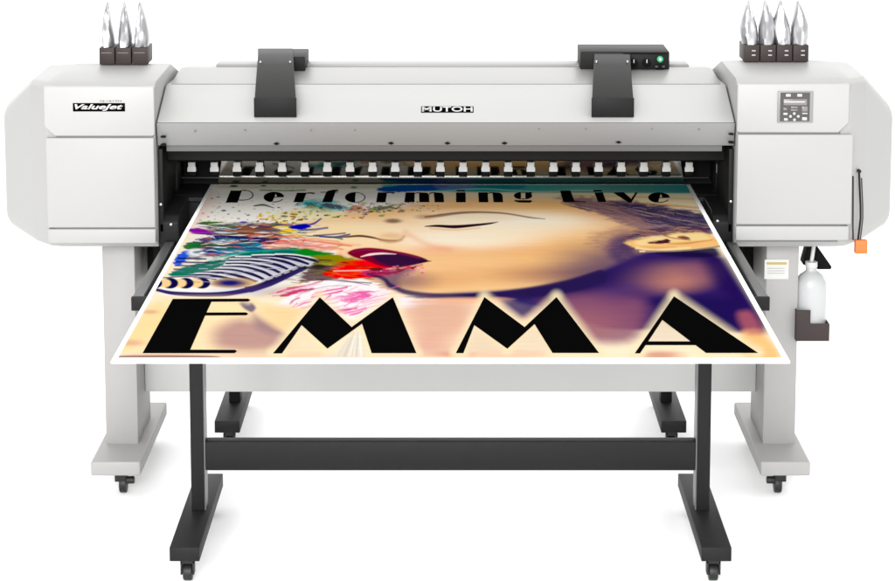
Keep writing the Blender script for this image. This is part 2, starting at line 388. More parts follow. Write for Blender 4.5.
# ------------------------------------------------------------------ hanging orange tag on right side
ox, oy = X(860.5, 245, 6.602), 6.602
OT = thing('hanging_tag', 'orange block hanging from thin dark cords at right side cover', 'tag', (ox, oy, Z(253, oy)))
MB().box(X(854.5, 247, oy), X(867, 247, oy), oy-.012, oy+.012, Z(253.3, oy), Z(239.5, oy), bevel=.004, seg=3).build('tag_block', 'orange', OT)
pts = [(859, 171), (859.3, 178), (859.8, 190), (860.5, 205), (860.6, 218), (859.5, 228), (858, 240)]
MB().tube([aty(a, b, oy) for a, b in pts], .0032).build('cord', 'black', OT)
MB().tube([aty(a+2.2, b, oy+.004) for a, b in pts[1:]], .002).build('cord', 'brown', OT)
MB().tube([aty(a, b, oy-.03) for a, b in ((853, 176), (853, 200), (852.8, 225), (853.2, 240))], .0028).build('cord', 'brown', OT)
MB().cyl(aty(859, 171, oy), .006, .012, 'y', 12).build('cord_stud', 'black', OT)

# ------------------------------------------------------------------ ink packs on the covers
def pack(px0, px1, pyb, pyt, tip, ytip, lean, label, grp, Y=6.93, marks=True, fat=1.0):
    zb_ = 1.2985 if px0 < 400 else 1.3085
    Y = atz(px0, pyb, zb_)[1]
    x0, x1 = X(px0, pyb, Y), X(px1, pyb, Y)
    zt_ = Z(pyt, Y)
    r = thing('ink_pack', label, 'ink pack', ((x0+x1)/2, Y+.05, zb_), grp)
    h = MB().box(x0+.0012, x1-.0012, Y, Y+.12, zb_, zt_, bevel=.0022).build('pack_tray', 'brown', r)
    if marks:
        for q in (.34, .60):
            z = zt_-(zt_-zb_)*q; xm = x0+(x1-x0)*.62
            MB().box(xm-.006, xm+.006, Y-.001, Y+.002, z-.002, z+.002, bevel=.0006).build('slot_mark', 'button', h)
    else:
        z = zt_-(zt_-zb_)*.3
        MB().box(x0+.007, x1-.01, Y-.0008, Y+.002, z-.001, z+.001).build('slot_mark', 'screen', h)
    # foil pouch
    xt, zt2 = X(tip, ytip, Y+.04), Z(ytip, Y+.04)
    xm = (x0+x1)/2; w = (x1-x0)/2*1.08*fat
    rings = []; n = 28; NR = 26
    ph = random.random()*6
    for i in range(NR+1):
        t = i/NR
        cx = xm+(xt-xm)*t**1.4+lean*.004*math.sin(t*3)
        ww = w*((1-.86*max(0, (t-.38)/.62)**1.3) if px0 > 400 else (1-.86*t**1.7))*(.9+.1*min(1, t*5)); dd = .04*(1-t)**.6+.004
        zz = zt_+(zt2-zt_)*t
        ring = []
        for k in range(n):
            a = 2*math.pi*k/n
            cr_ = 1+.10*math.sin(a*3+ph+t*1.8)+.07*math.sin(a*6+ph*2-t*3)+.035*math.sin(a*9+t*11+ph)*(.4+t)+.02*math.sin(a*4-t*21+ph)
            ring.append((cx+ww*math.copysign(abs(math.cos(a))**.85, math.cos(a))*(.97+.03*cr_), Y+.05+dd*math.sin(a)*cr_, zz+.0015*math.sin(a*5+ph)))
        rings.append(ring)
    MB().loft(rings).build('foil_pouch', 'foil', r, smooth=35)
G1 = 'silver ink packs standing on the left cover'; G2 = 'silver ink packs standing on the right cover'
pack(99, 115, 64.6, 47.8, 107.5, 2.5, -1, 'narrow pointed silver ink pack, leftmost of the three on the left cover', G1, marks=False, fat=.78)
pack(115.4, 131.5, 64.6, 47.8, 124, 2.5, 0, 'silver ink pack in the middle of the three on the left cover', G1, marks=False, fat=.85)
pack(131.9, 148, 64.6, 47.6, 139, 3, 1, 'broad bent silver ink pack, rightmost of the three on the left cover', G1, marks=False, fat=.92)
labs = ['silver ink pack nearest the printer hood, leftmost of the four on the right cover', 'second from left silver ink pack of the four on the right cover',
        'third from left silver ink pack of the four on the right cover', 'outermost silver ink pack, rightmost of the four on the right cover']
for i in range(4):
    a = 743.5+16.4*i
    pack(a, a+16.2, 61.8, 45, (749, 765, 781, 798)[i], 1.5, (-1, 1, -1, 1)[i], labs[i], G2)

# ------------------------------------------------------------------ table carrying the print
TB = thing('support_table', 'black steel roll-up table frame on casters under the printed board', 'table', (0, 6.1, 0))
def tfoot(s, yf, ln):
    a, b = sorted((s*.768, s*.686))
    f = MB().box(a, b, yf, yf+ln, .08, .12, bevel=.002).build('table_foot', 'table', TB)
    for yy in (yf+.068, yf+ln-.05):
        cx = s*.727
        c = MB().cyl((cx, yy, .074), .008, .014, 'z', 12)
        c.cyl((cx, yy, .0625), .017, .010, 'z', 16, bevel=.002)
        c.box(cx-.019, cx-.014, yy-.012, yy+.018, .02, .060, bevel=.001); c.box(cx+.014, cx+.019, yy-.012, yy+.018, .02, .060, bevel=.001)
        c.box(cx-.019, cx+.019, yy-.012, yy+.018, .052, .060, bevel=.001)
        c.cyl((cx, yy+.006, .0245), .0245, .025, 'x', 24, bevel=.003)
        c.build('caster', 'caster', f)
for s in (-1, 1):
    tfoot(s, 5.815, .635); tfoot(s, 6.985, .6)
    a, b = sorted((s*.742, s*.704))
    MB().box(a, b, 6.115, 6.175, .12, .868, bevel=.002).build('table_leg', 'table', TB)
    MB().box(a, b, 7.20, 7.26, .12, .868, bevel=.002).build('table_leg', 'table', TB)
    # brushed inner face channel of the front legs
    c, d = sorted((s*.704, s*.7005))
    MB().box(c, d, 6.118, 6.172, .121, .86).build('leg_channel', 'table_grey', TB)
    a, b = sorted((s*.742, s*.704))
    MB().box(a, b, 5.1, 6.84, .869, .8925, bevel=.001).build('top_rail', 'table', TB)
    a, b = sorted((s*.868, s*.79))
    rl = MB().box(*sorted((s*.868, s*.839)), 5.90, 6.86, .775, .80, bevel=.002).build('side_rail', 'table_grey', TB)
    MB().box(*sorted((s*.8385, s*.79)), 5.90, 6.86, .775, .792, bevel=.002).build('inner_rail', 'black', TB)
    MB().box(a-.001, b+.001, 5.885, 5.90, .765, .803, bevel=.002).build('rail_end', 'black', TB)
MB().box(-.7, .7, 6.119, 6.165, Z(470.5, 6.12), Z(442, 6.12), bevel=.002).build('cross_bar', 'table', TB)
for yy in (5.12, 6.12, 6.78):
    MB().box(-.703, .703, yy, yy+.04, .8695, .892, bevel=.001).build('top_crossrail', 'table', TB)
for yy in (6.0, 6.6):
    MB().box(-.789, .789, yy, yy+.03, .778, .797).build('rail_tie', 'table', TB)

# ------------------------------------------------------------------ printed board
ZS = .9
bf, bk = 4.890, 7.008
BD = thing('printed_poster', 'large colourful poster of a singing face lettered EMMA on a white board', 'poster', (0, 6.0, .887))
PXW = .7705
MB().box(-PXW, PXW, bf, bk, .8935, .8995, bevel=.001).build('backing_board', 'board', BD)

# --- artwork painter: evaluated on a grid over the sheet
AX0, AX1, AY0, AY1 = -PXW+.012, PXW-.014, bf+.026, bk-.012
NX, NY = 1150, 620
gx = np.linspace(AX0, AX1, NX); gy = np.linspace(AY0, AY1, NY)
WX, WY = np.meshgrid(gx, gy)
PXg, PYg = proj(WX, WY, ZS)
IMG = np.zeros((NY, NX, 3)); IMG[:] = lin((252, 236, 208))
rng = np.random.RandomState(7)
def vnoise(px, py, sx, sy, seed):
    r = np.random.RandomState(seed).rand(128, 128)
    u = px/sx; v = py/sy
    i = np.floor(u).astype(int); j = np.floor(v).astype(int); fu = u-i; fv = v-j
    fu = fu*fu*(3-2*fu); fv = fv*fv*(3-2*fv)
    i0, i1, j0, j1 = i % 128, (i+1) % 128, j % 128, (j+1) % 128
    return (r[j0, i0]*(1-fu)+r[j0, i1]*fu)*(1-fv)+(r[j1, i0]*(1-fu)+r[j1, i1]*fu)*fv
def fbm(px, py, sx, sy, seed, o=4):
    s = 0; a = 1; t = 0
    for k in range(o):
        s = s+a*vnoise(px, py, sx/2**k, sy/2**k, seed+k); t += a; a *= .55
    return s/t
N1 = fbm(PXg, PYg, 26, 7, 11)-.5; N2 = fbm(PXg, PYg, 26, 7, 31)-.5
N3 = fbm(PXg, PYg, 6, 1.4, 51, 3)-.5; N4 = fbm(PXg, PYg, 9, 1.3, 71, 3)-.5
def region(x0, x1, y0, y1):
    ys = np.where((PYg[:, 0] >= y0) & (PYg[:, 0] <= y1))[0]
    if len(ys) == 0: return None
    m = (PXg[ys[0]:ys[-1]+1] >= x0) & (PXg[ys[0]:ys[-1]+1] <= x1)
    xs = np.where(m.any(0))[0]
    if len(xs) == 0: return None
    return slice(ys[0], ys[-1]+1), slice(xs[0], xs[-1]+1)
def sstep(x): x = np.clip(x, 0, 1); return x*x*(3-2*x)
def blend(sl, a, c):
    c = lin(c)
    IMG[sl] = IMG[sl]*(1-a[..., None])+c*a[..., None]
def poly(pts, c, blur=1.0, al=1.0, ax=1.0, warp=0.0, tex=0.0, smooth=True):
    pts = np.array(pts, float)
    if smooth and len(pts) > 3:
        for _ in range(2):
            nx = np.roll(pts, -1, 0); pts = np.stack([pts*.8+nx*.2, pts*.2+nx*.8], 1).reshape(-1, 2)
    pad = blur*ax*1.5+warp*1.2+2
    sl = region(pts[:, 0].min()-pad, pts[:, 0].max()+pad, pts[:, 1].min()-pad, pts[:, 1].max()+pad)
    if sl is None: return
    x = (PXg[sl]+N1[sl]*warp*4+N4[sl]*warp*8)/ax; y = PYg[sl]+N2[sl]*warp*1.5+N3[sl]*warp*2.2
    q = pts.copy(); q[:, 0] /= ax
    d = np.full(x.shape, 1e9); ins = np.zeros(x.shape, bool); n = len(q)
    for i in range(n):
        ax_, ay_ = q[i]; bx_, by_ = q[(i+1) % n]
        ex, ey = bx_-ax_, by_-ay_; wx, wy = x-ax_, y-ay_
        t = np.clip((wx*ex+wy*ey)/(ex*ex+ey*ey+1e-9), 0, 1)
        d = np.minimum(d, (wx-ex*t)**2+(wy-ey*t)**2)
        cnd = ((ay_ <= y) & (by_ > y)) | ((by_ <= y) & (ay_ > y))
        with np.errstate(divide='ignore', invalid='ignore'):
            xi = ax_+(y-ay_)*ex/(ey if abs(ey) > 1e-9 else 1e-9)
        ins ^= cnd & (x < xi)
    d = np.sqrt(d)*np.where(ins, 1, -1)
    a = sstep(d/(2*blur)+.5)*al
    if tex: a = a*np.clip(1+tex*N3[sl]*4, 0, 1.0)
    blend(sl, a, c)
def line(pts, w, c, blur=.5, al=1.0, warp=0.0, ax=1.0, tex=0.0):
    pts = np.array(pts, float); ws = np.broadcast_to(np.array(w, float), (len(pts),))
    # smooth the line
    if len(pts) > 2:
        t = np.linspace(0, len(pts)-1, (len(pts)-1)*6+1); out = []; ow = []
        P = np.vstack([2*pts[0]-pts[1], pts, 2*pts[-1]-pts[-2]])
        for tt in t:
            i = min(int(tt), len(pts)-2); f = tt-i; p0, p1, p2, p3 = P[i:i+4]
            out.append(.5*((2*p1)+(p2-p0)*f+(2*p0-5*p1+4*p2-p3)*f*f+(3*p1-p0-3*p2+p3)*f**3)); ow.append(ws[i]*(1-f)+ws[i+1]*f)
        pts = np.array(out); ws = np.array(ow)
    pad = ws.max()+blur*2+warp*2+1
    sl = region(pts[:, 0].min()-pad*ax, pts[:, 0].max()+pad*ax, pts[:, 1].min()-pad, pts[:, 1].max()+pad)
    if sl is None: return
    x = (PXg[sl]+N1[sl]*warp*3)/ax; y = PYg[sl]+N2[sl]*warp
    best = np.full(x.shape, -1e9)
    for i in range(len(pts)-1):
        ax_, ay_ = pts[i][0]/ax, pts[i][1]; bx_, by_ = pts[i+1][0]/ax, pts[i+1][1]
        ex, ey = bx_-ax_, by_-ay_; wx, wy = x-ax_, y-ay_
        t = np.clip((wx*ex+wy*ey)/(ex*ex+ey*ey+1e-9), 0, 1)
        d = np.sqrt((wx-ex*t)**2+(wy-ey*t)**2)
        best = np.maximum(best, (ws[i]*(1-t)+ws[i+1]*t)/2-d)
    a = sstep(best/(2*blur)+.5)*al
    if tex: a = a*np.clip(1+tex*N3[sl]*4, 0, 1.0)
    blend(sl, a, c)
def ell(cx, cy, rx, ry, c, blur=.3, al=1.0, warp=0.0, tex=0.0):
    sl = region(cx-rx*(1+blur)-warp*2-2, cx+rx*(1+blur)+warp*2+2, cy-ry*(1+blur)-warp-2, cy+ry*(1+blur)+warp+2)
    if sl is None: return
    x = PXg[sl]+N1[sl]*warp*3; y = PYg[sl]+N2[sl]*warp
    d = 1-np.sqrt(((x-cx)/rx)**2+((y-cy)/ry)**2)
    a = sstep(d/(2*blur)+.5)*al
    if tex: a = a*np.clip(1+tex*N3[sl]*4, 0, 1.0)
    blend(sl, a, c)
def specks(n, x0, x1, y0, y1, cols, r0, r1, asp=2.5):
    for _ in range(n):
        cx, cy = rng.uniform(x0, x1), rng.uniform(y0, y1); r = rng.uniform(r0, r1)
        ell(cx, cy, r*asp*rng.uniform(.6, 1.4), r, cols[rng.randint(len(cols))], .35, rng.uniform(.5, 1), warp=1.2)

# background of the artwork: pale top left, teal strip, beach
poly([(180, 180), (420, 180), (420, 214), (150, 235)], (255, 248, 240), 4, 1, 3)
poly([(180, 186), (215, 186), (208, 215), (180, 240)], (248, 214, 200), 3, .6, 3)
poly([(215, 184), (420, 184), (420, 189), (215, 189)], (216, 214, 184), 1.2, .8, 2)
poly([(380, 183), (720, 183), (720, 194), (540, 193), (460, 192), (385, 190)], (70, 170, 165), 1.2, 1, 3)
poly([(600, 183), (720, 183), (720, 193), (600, 191)], (70, 150, 148), 1.2, .8, 4)
poly([(375, 188.5), (400, 185), (440, 183.5), (452, 186), (430, 190.5), (400, 192), (378, 192)], (0, 96, 170), .8, 1, 2, warp=1)
poly([(430, 184), (480, 185), (478, 189), (440, 190)], (120, 120, 185), .9, .7, 3, warp=1)
poly([(470, 185), (530, 185), (520, 189), (480, 190)], (0, 130, 140), .9, .7, 3, warp=1)
line([(430, 192), (480, 189), (540, 191.5), (600, 190)], 1.2, (190, 240, 225), .6, .6, 1.5)
poly([(430, 192.5), (560, 193), (720, 194), (720, 207), (640, 204), (560, 197), (430, 202)], (252, 236, 200), 1, 1, 3)
line([(560, 195), (640, 197), (700, 199)], 1.5, (214, 176, 120), .8, .5, 1.5)
line([(600, 202), (660, 205), (705, 208)], 2.2, (206, 160, 90), 1.0, .7, 1.5)
poly([(690, 186), (715, 186), (725, 205), (700, 202)], (206, 205, 160), 2, .6, 2)
# skin
poly([(290, 225), (340, 212), (420, 203), (500, 200), (545, 199), (600, 202), (650, 212), (670, 235), (650, 262), (590, 284), (500, 294), (430, 294), (390, 287),
      (385, 272), (330, 262), (290, 245)], (246, 206, 158), 4, 1, 3)
ell(470, 262, 110, 26, (242, 200, 150), .95, .5)
ell(590, 232, 80, 30, (236, 186, 126), .95, .6)
ell(480, 203, 60, 5, (250, 205, 150), .7, .8)
ell(560, 210, 70, 7, (242, 196, 132), .7, .8)
ell(520, 222, 90, 9, (255, 229, 190), .8, .9)
ell(470, 241, 95, 10, (254, 222, 186), .8, .9)
ell(600, 222, 55, 14, (243, 200, 140), .8, .7)
ell(590, 245, 60, 20, (238, 192, 134), .8, .8)
ell(540, 262, 90, 14, (238, 190, 132), .8, .8)
ell(470, 268, 70, 12, (243, 200, 152), .8, .8)
ell(440, 283, 60, 9, (240, 196, 144), .8, .8)
ell(500, 250, 60, 4, (232, 178, 136), .8, .35)
ell(515, 221, 80, 8, (255, 243, 226), .95, .9)
ell(455, 238, 60, 9, (255, 240, 222), .95, .85)
ell(500, 232, 70, 7, (255, 236, 210), .95, .7)
ell(350, 229, 46, 7, (255, 240, 220), .95, .7)
ell(425, 280, 34, 7, (226, 170, 128), .95, .6)
ell(540, 275, 70, 8, (222, 164, 112), .95, .6)
ell(640, 218, 40, 8, (196, 140, 104), .95, .5, 2)
line([(412, 205), (440, 207), (470, 205)], 3, (232, 184, 130), 2, .5)
ell(438, 250, 22, 4, (240, 184, 146), .95, .7)
ell(625, 212, 40, 6, (205, 150, 110), .8, .5, 2)
line([(405, 232), (418, 240), (432, 246), (450, 250)], 5, (232, 176, 140), 3, .4)
poly([(300, 226), (340, 222), (385, 226), (400, 236), (385, 248), (340, 250), (300, 246)], (252, 224, 186), 2.5, .8, 3)
ell(330, 232, 40, 8, (253, 224, 180), .8, .7)
# scene behind hairline: hair as streaky purple band
poly([(548, 195.5), (585, 197), (620, 200), (660, 206), (700, 211), (715, 236), (690, 236), (650, 233), (628, 226), (600, 214), (570, 203)], (104, 84, 122), 2, .75, 3, warp=2, tex=.2)
poly([(600, 201), (650, 206), (712, 214), (722, 232), (705, 232), (660, 224), (620, 213)], (44, 40, 80), 2, .85, 3, warp=2, tex=.15)
for k in range(330):
    x0 = rng.uniform(560, 690); y0 = 200+(x0-575)*.12+rng.uniform(0, 8+(x0-575)*.13); L = rng.uniform(6, 26)
    cc = [(30, 26, 84), (36, 30, 76), (70, 60, 120), (170, 145, 150), (200, 170, 150), (110, 90, 120), (80, 60, 90)][rng.randint(7)]
    line([(x0, y0), (x0+L*.5, y0+L*.08+rng.uniform(-1, 1)), (x0+L, y0+L*.2+rng.uniform(-1, 1))], rng.uniform(.3, .7), cc, .35, rng.uniform(.25, .7))
poly([(560, 198), (590, 199), (625, 208), (650, 222), (650, 232), (618, 222), (590, 210)], (160, 122, 112), 2.5, .5, 3, warp=2, tex=.15)
# stubble-like shade below hair
poly([(590, 234), (622, 226), (645, 230), (632, 240), (628, 252), (610, 252), (592, 246)], (150, 110, 120), 4, .5, 2, warp=2, tex=.25)
poly([(612, 238), (632, 234), (634, 246), (640, 258), (618, 264), (606, 254)], (92, 66, 110), 4, .7, 2, tex=.5)
# neck and shoulder: dark violet
poly([(400, 298), (440, 293.5), (500, 291), (560, 284), (600, 272), (632, 256), (650, 250), (720, 252), (735, 275), (775, 335), (700, 330), (600, 330), (560, 310), (530, 306), (500, 300), (440, 299)], (58, 38, 104), 2.6, 1, 3)
poly([(545, 284), (600, 273), (640, 262), (650, 276), (600, 290), (560, 298), (505, 301)], (38, 24, 84), 3, .8, 3)
poly([(540, 298), (620, 290), (650, 300), (640, 345), (560, 340), (520, 322)], (146, 94, 120), 7, .85, 2)
ell(575, 325, 45, 16, (176, 118, 124), .8, .6)
ell(668, 278, 38, 13, (196, 138, 124), .7, .95)
ell(700, 270, 20, 9, (150, 100, 120), .8, .6)
ell(625, 290, 30, 10, (92, 62, 116), .8, .7)
poly([(640, 300), (700, 296), (745, 300), (770, 340), (700, 320)], (40, 26, 92), 6, .9, 2)
poly([(700, 255), (724, 256), (752, 305), (735, 305), (712, 280)], (42, 24, 92), 5, .8, 2)
poly([(655, 250), (716, 246), (722, 256), (700, 258), (655, 255)], (34, 22, 70), 1.5, .95, 3)
poly([(380, 272), (392, 268), (420, 268), (398, 278), (400, 290), (388, 288)], (96, 70, 110), 3, .7, 2)
ell(612, 262, 46, 15, (62, 42, 108), .95, .75, 2)
ell(590, 275, 60, 9, (50, 34, 100), .95, .6, 2)
ell(626, 246, 13, 12, (84, 62, 104), .95, .75, 2)
# ear
poly([(622, 243), (632, 237), (655, 233), (685, 230.5), (702, 230), (718, 239), (722, 246), (700, 249), (670, 251.5), (644, 251)], (246, 200, 136), 1.2, 1, 2, warp=.8)
poly([(632, 242), (660, 235), (700, 232), (714, 240), (690, 241), (660, 243), (640, 246)], (255, 226, 170), 1.5, .8, 2)
poly([(646, 242), (662, 241), (664, 238), (672, 241), (668, 243.5), (650, 244)], (80, 38, 52), .7, 1, 2, warp=.8)
poly([(677, 236), (684, 236), (691, 238.6), (686, 240), (680, 239)], (110, 54, 60), .7, .9, 2, warp=.5)
line([(627, 241), (640, 237.5), (660, 235.5)], 2, (255, 226, 176), .7, .9)
line([(636, 248), (660, 249.5), (690, 248)], 2.4, (255, 228, 180), .9, .8)
line([(664, 235), (672, 238), (690, 240)], 1.2, (170, 110, 70), .6, .8)
line([(625, 239), (640, 234), (662, 231)], 1.4, (140, 90, 80), .8, .8)
line([(640, 251.5), (680, 250.5), (715, 247)], 1.6, (252, 226, 186), .6, .9)
line([(668, 244), (688, 243.2), (712, 240)], [.5, 2.0, .8], (206, 140, 84), 1.0, .75)
line([(640, 246.8), (655, 248), (676, 247)], [.5, 2.4, .6], (222, 160, 100), 1.2, .6)
poly([(634, 231), (660, 227), (706, 226), (716, 233.5), (700, 232.5), (676, 233), (664, 236), (650, 236.5), (632, 240), (622, 243)], (96, 70, 98), 1.8, .85, 2, warp=1.2)
for k in range(40):
    x0 = rng.uniform(622, 704); y0 = 236.5-(x0-622)*.10+rng.uniform(-5, 1)
    line([(x0, y0), (x0+7, y0-.5), (x0+13, y0+.4)], rng.uniform(.3, .7), [(40, 30, 70), (150, 110, 110), (206, 160, 120)][rng.randint(3)], .4, .6)
line([(646, 251.3), (672, 251.2), (700, 249), (722, 246)], 1.4, (40, 24, 70), .8, .7)
# brow, eye
line([(425, 217), (440, 215.5), (460, 213), (480, 212.3), (505, 213.5), (530, 217.5), (545, 219)], [1.5, 3.2, 2.4, 1.8, 1.6, 1.4, .6], (112, 78, 62), .8, .85)
ell(478, 219, 34, 4.2, (255, 232, 205), .6, .9)
line([(425, 226.5), (437, 226), (455, 226.8), (475, 225.2), (490, 223.5), (498, 222)], [.8, 2.4, 3.4, 2.6, 1.8, .5], (44, 22, 36), .55, 1)
line([(430, 228.5), (455, 230), (480, 228)], 1.4, (228, 178, 140), .9, .6)
ell(425, 217, 9, 2.4, (150, 106, 80), .7, .5)
ell(393, 221, 8, 2.2, (120, 96, 70), .6, .85)
line([(500, 224), (520, 221.5), (540, 221)], 1.6, (255, 240, 224), .9, .5)
# nose
line([(340, 237.5), (348, 236.8), (360, 236), (372, 237.5), (380, 239.5)], [.8, 1.8, 2.2, 2.0, 1.0], (88, 50, 40), .6, .95)
line([(380, 240), (390, 241.4), (400, 240), (404, 236.5)], [2.5, 3.4, 3, 2], (176, 134, 92), 1.8, .75)
line([(372, 237.5), (384, 240), (396, 240.6)], [1, 1.4, .6], (140, 96, 66), .8, .7)
ell(392, 236, 12, 3, (232, 192, 146), .7, .7)
line([(300, 240), (330, 244), (360, 245)], 2.2, (240, 180, 150), 1.2, .6)

# paint streams above the microphone
poly([(178, 262), (196, 222), (216, 220), (240, 224), (290, 235), (340, 248), (330, 262), (260, 270), (190, 285)], (244, 236, 226), 2, .9, 2)
poly([(186, 250), (205, 236), (240, 232), (285, 238), (300, 246), (270, 252), (230, 256), (190, 260)], (24, 50, 96), 2.5, .75, 2, warp=2.5)
poly([(205, 226), (240, 222), (280, 224), (290, 234), (250, 238), (215, 236)], (96, 66, 60), 2, .6, 2, warp=2.5)
for k in range(46):
    x0, y0 = rng.uniform(190, 320), rng.uniform(222, 250)
    L = rng.uniform(8, 34)
    cc = [(0, 110, 150), (20, 140, 150), (0, 70, 140), (30, 30, 120), (20, 100, 70), (120, 80, 60), (250, 250, 250), (240, 240, 235), (226, 130, 110)][rng.randint(9)]
    line([(x0, y0), (x0+L*.5, y0+rng.uniform(-1.5, 1.5)), (x0+L, y0+rng.uniform(-3, 3))], rng.uniform(.6, 2.2), cc, .6, rng.uniform(.5, .9), 1.5)
poly([(196, 223), (212, 221.5), (232, 223.5), (240, 228), (222, 227), (204, 225)], (50, 110, 24), .8, .95, 2, warp=1)
poly([(222, 229), (240, 225.5), (272, 225), (284, 232), (290, 237), (268, 242), (238, 238), (220, 234)], (140, 88, 62), 1, .95, 2, warp=1.5, tex=.2)
line([(230, 232), (255, 231), (280, 235)], 1.4, (196, 132, 96), .7, .7, 1)
line([(235, 236), (255, 237), (278, 239)], 1.8, (92, 60, 66), .7, .7, 1)
poly([(270, 225), (284, 225), (296, 231), (308, 237), (290, 238), (280, 233)], (246, 206, 40), 1, .9, 2, warp=1.5)
poly([(190, 228), (200, 228), (214, 232), (220, 234.5), (205, 235), (188, 232)], (150, 20, 170), .7, .95, 1.5, warp=1)
poly([(192, 239.5), (212, 236), (226, 235), (224, 239), (205, 241)], (24, 20, 130), .7, .95, 1.5, warp=1)
poly([(222, 237), (240, 235), (262, 238), (285, 241), (270, 244), (240, 242)], (10, 30, 110), .8, .9, 2, warp=1.5)
poly([(180, 247), (190, 242), (205, 243), (222, 246), (205, 248), (188, 250)], (20, 110, 50), .8, .95, 1.5, warp=1.2)
poly([(200, 243), (214, 241), (224, 246), (240, 246), (226, 249), (205, 247)], (16, 30, 50), .6, .8, 1.5, warp=1.5)
poly([(218, 247), (235, 242.5), (260, 243), (270, 248), (262, 254), (240, 255), (220, 253), (205, 254)], (0, 140, 170), 1, .95, 2, warp=1.5)
poly([(172, 264), (180, 252), (192, 251), (188, 258), (184, 264), (176, 266)], (20, 90, 220), 1, .95, 1, warp=1)
poly([(186, 252), (200, 249), (230, 250), (226, 255), (196, 256)], (20, 80, 180), 1, .75, 2, warp=1.5)
ell(196, 252.5, 9, 3.6, (240, 244, 244), .4, .95, 1)
ell(196, 252.5, 4, 1.4, (130, 140, 150), .5, .9, 1)
poly([(212, 240.5), (224, 239.5), (222, 243), (208, 243.5)], (250, 250, 250), .6, .95, 1, warp=1)
poly([(258, 245), (275, 242.5), (300, 240.5), (330, 246), (345, 250), (320, 251), (290, 248), (270, 250)], (238, 150, 134), 1.2, .85, 2, warp=1.5, tex=.5)
line([(262, 243), (290, 240.5), (320, 242), (350, 246)], 1.6, (226, 110, 96), .8, .8, 1)
line([(300, 238), (330, 241), (352, 246)], 1.4, (244, 176, 150), .8, .8, 1)
for k in range(280):
    x0, y0 = rng.uniform(182, 300), rng.uniform(224, 256)
    if x0 < 205-(y0-222)*.55+6: x0 += 14
    L = rng.uniform(5, 26)
    cc = [(0, 90, 140), (16, 20, 90), (14, 18, 60), (250, 250, 245), (0, 130, 150), (20, 90, 50), (100, 64, 50), (248, 240, 226), (60, 30, 110), (226, 130, 110)][rng.randint(10)]
    if x0 > 262 and y0 > 236: cc = [(240, 170, 150), (252, 232, 214), (226, 110, 96)][rng.randint(3)]
    line([(x0, y0), (x0+L*.5, y0+rng.uniform(-1.2, .8)), (x0+L, y0+rng.uniform(-2, 2))], [.3, rng.uniform(.5, 1.7), .3], cc, .4, rng.uniform(.5, .95), 1.2)
# teal / green sheet of paint
poly([(165, 276), (182, 268), (200, 263), (225, 259), (240, 254), (262, 249.5), (290, 248), (305, 249), (330, 254), (300, 257), (262, 258), (240, 261), (220, 267), (195, 272)], (18, 120, 100), 1, 1, 2, warp=1.2)
poly([(290, 249), (308, 248.5), (325, 252), (345, 257), (352, 262), (330, 262), (308, 257), (294, 255)], (20, 140, 30), 1, 1, 2, warp=1)
poly([(312, 256), (335, 254), (358, 259), (372, 264), (350, 270), (318, 268), (300, 264)], (150, 140, 20), 1.6, .95, 2, warp=1)
poly([(335, 262), (355, 260), (378, 263), (385, 270), (360, 274), (335, 271)], (224, 70, 30), 1.6, 1, 2, warp=1)
for a in ((205, 262, 250, 252), (220, 257, 270, 250), (190, 270, 225, 264), (262, 252, 300, 250)):
    line([(a[0], a[1]), ((a[0]+a[2])/2, (a[1]+a[3])/2-1.2), (a[2], a[3])], 1.0, (60, 180, 160), .6, .7, 1)
line([(182, 272), (215, 266), (240, 259)], 1.2, (0, 80, 70), .6, .7, 1)
# microphone grille: stripes
poly([(164, 284), (172, 270), (205, 266), (236, 260.5), (262, 257.5), (300, 257), (318, 262), (290, 276), (262, 285), (230, 292), (170, 290)], (226, 226, 236), 1.2, .92, 1)
for k in range(9):
    y0 = 262.5+k*2.5
    x0 = 178-(k*1.35); xe = 206+k*3
    if k < 7: line([(x0, y0-4.2+k*1.15), ((x0+xe)/2, y0-3.8+k*1.15), (xe, y0-3.4+k*1.1)], 1.3, (26, 22, 78), .45, .95)
STR = [[(236, 258), (265, 258.5), (285, 262), (300, 268)], [(230, 260.5), (255, 261), (277, 265), (292, 271.5)], [(226, 263.5), (250, 264), (270, 268.5), (284, 275)],
       [(222, 266.5), (244, 267), (262, 271.5), (275, 278)], [(210, 269.5), (234, 270), (254, 275), (266, 280.5)], [(196, 272.5), (222, 272.8), (242, 277), (258, 282.5)],
       [(186, 275), (210, 275.2), (232, 279.5), (248, 284)], [(252, 256.5), (275, 256.5), (296, 260), (308, 264)], [(275, 255.5), (295, 256.5), (312, 260), (318, 262)]]
for k, st in enumerate(STR):
    line([(p[0], p[1]-1.55) for p in st], [1.2, 1.6, 1.8, 1.2], (248, 246, 246), .4, .97, warp=.5)
    line(st, [1.2, 2.0, 3.0, 2.4], (24, 20, 66), .45, 1, warp=.5)
poly([(165, 275), (185, 268), (205, 265), (225, 263), (218, 268), (200, 272), (180, 276.5)], (18, 128, 98), .8, 1, 1.5, warp=1)
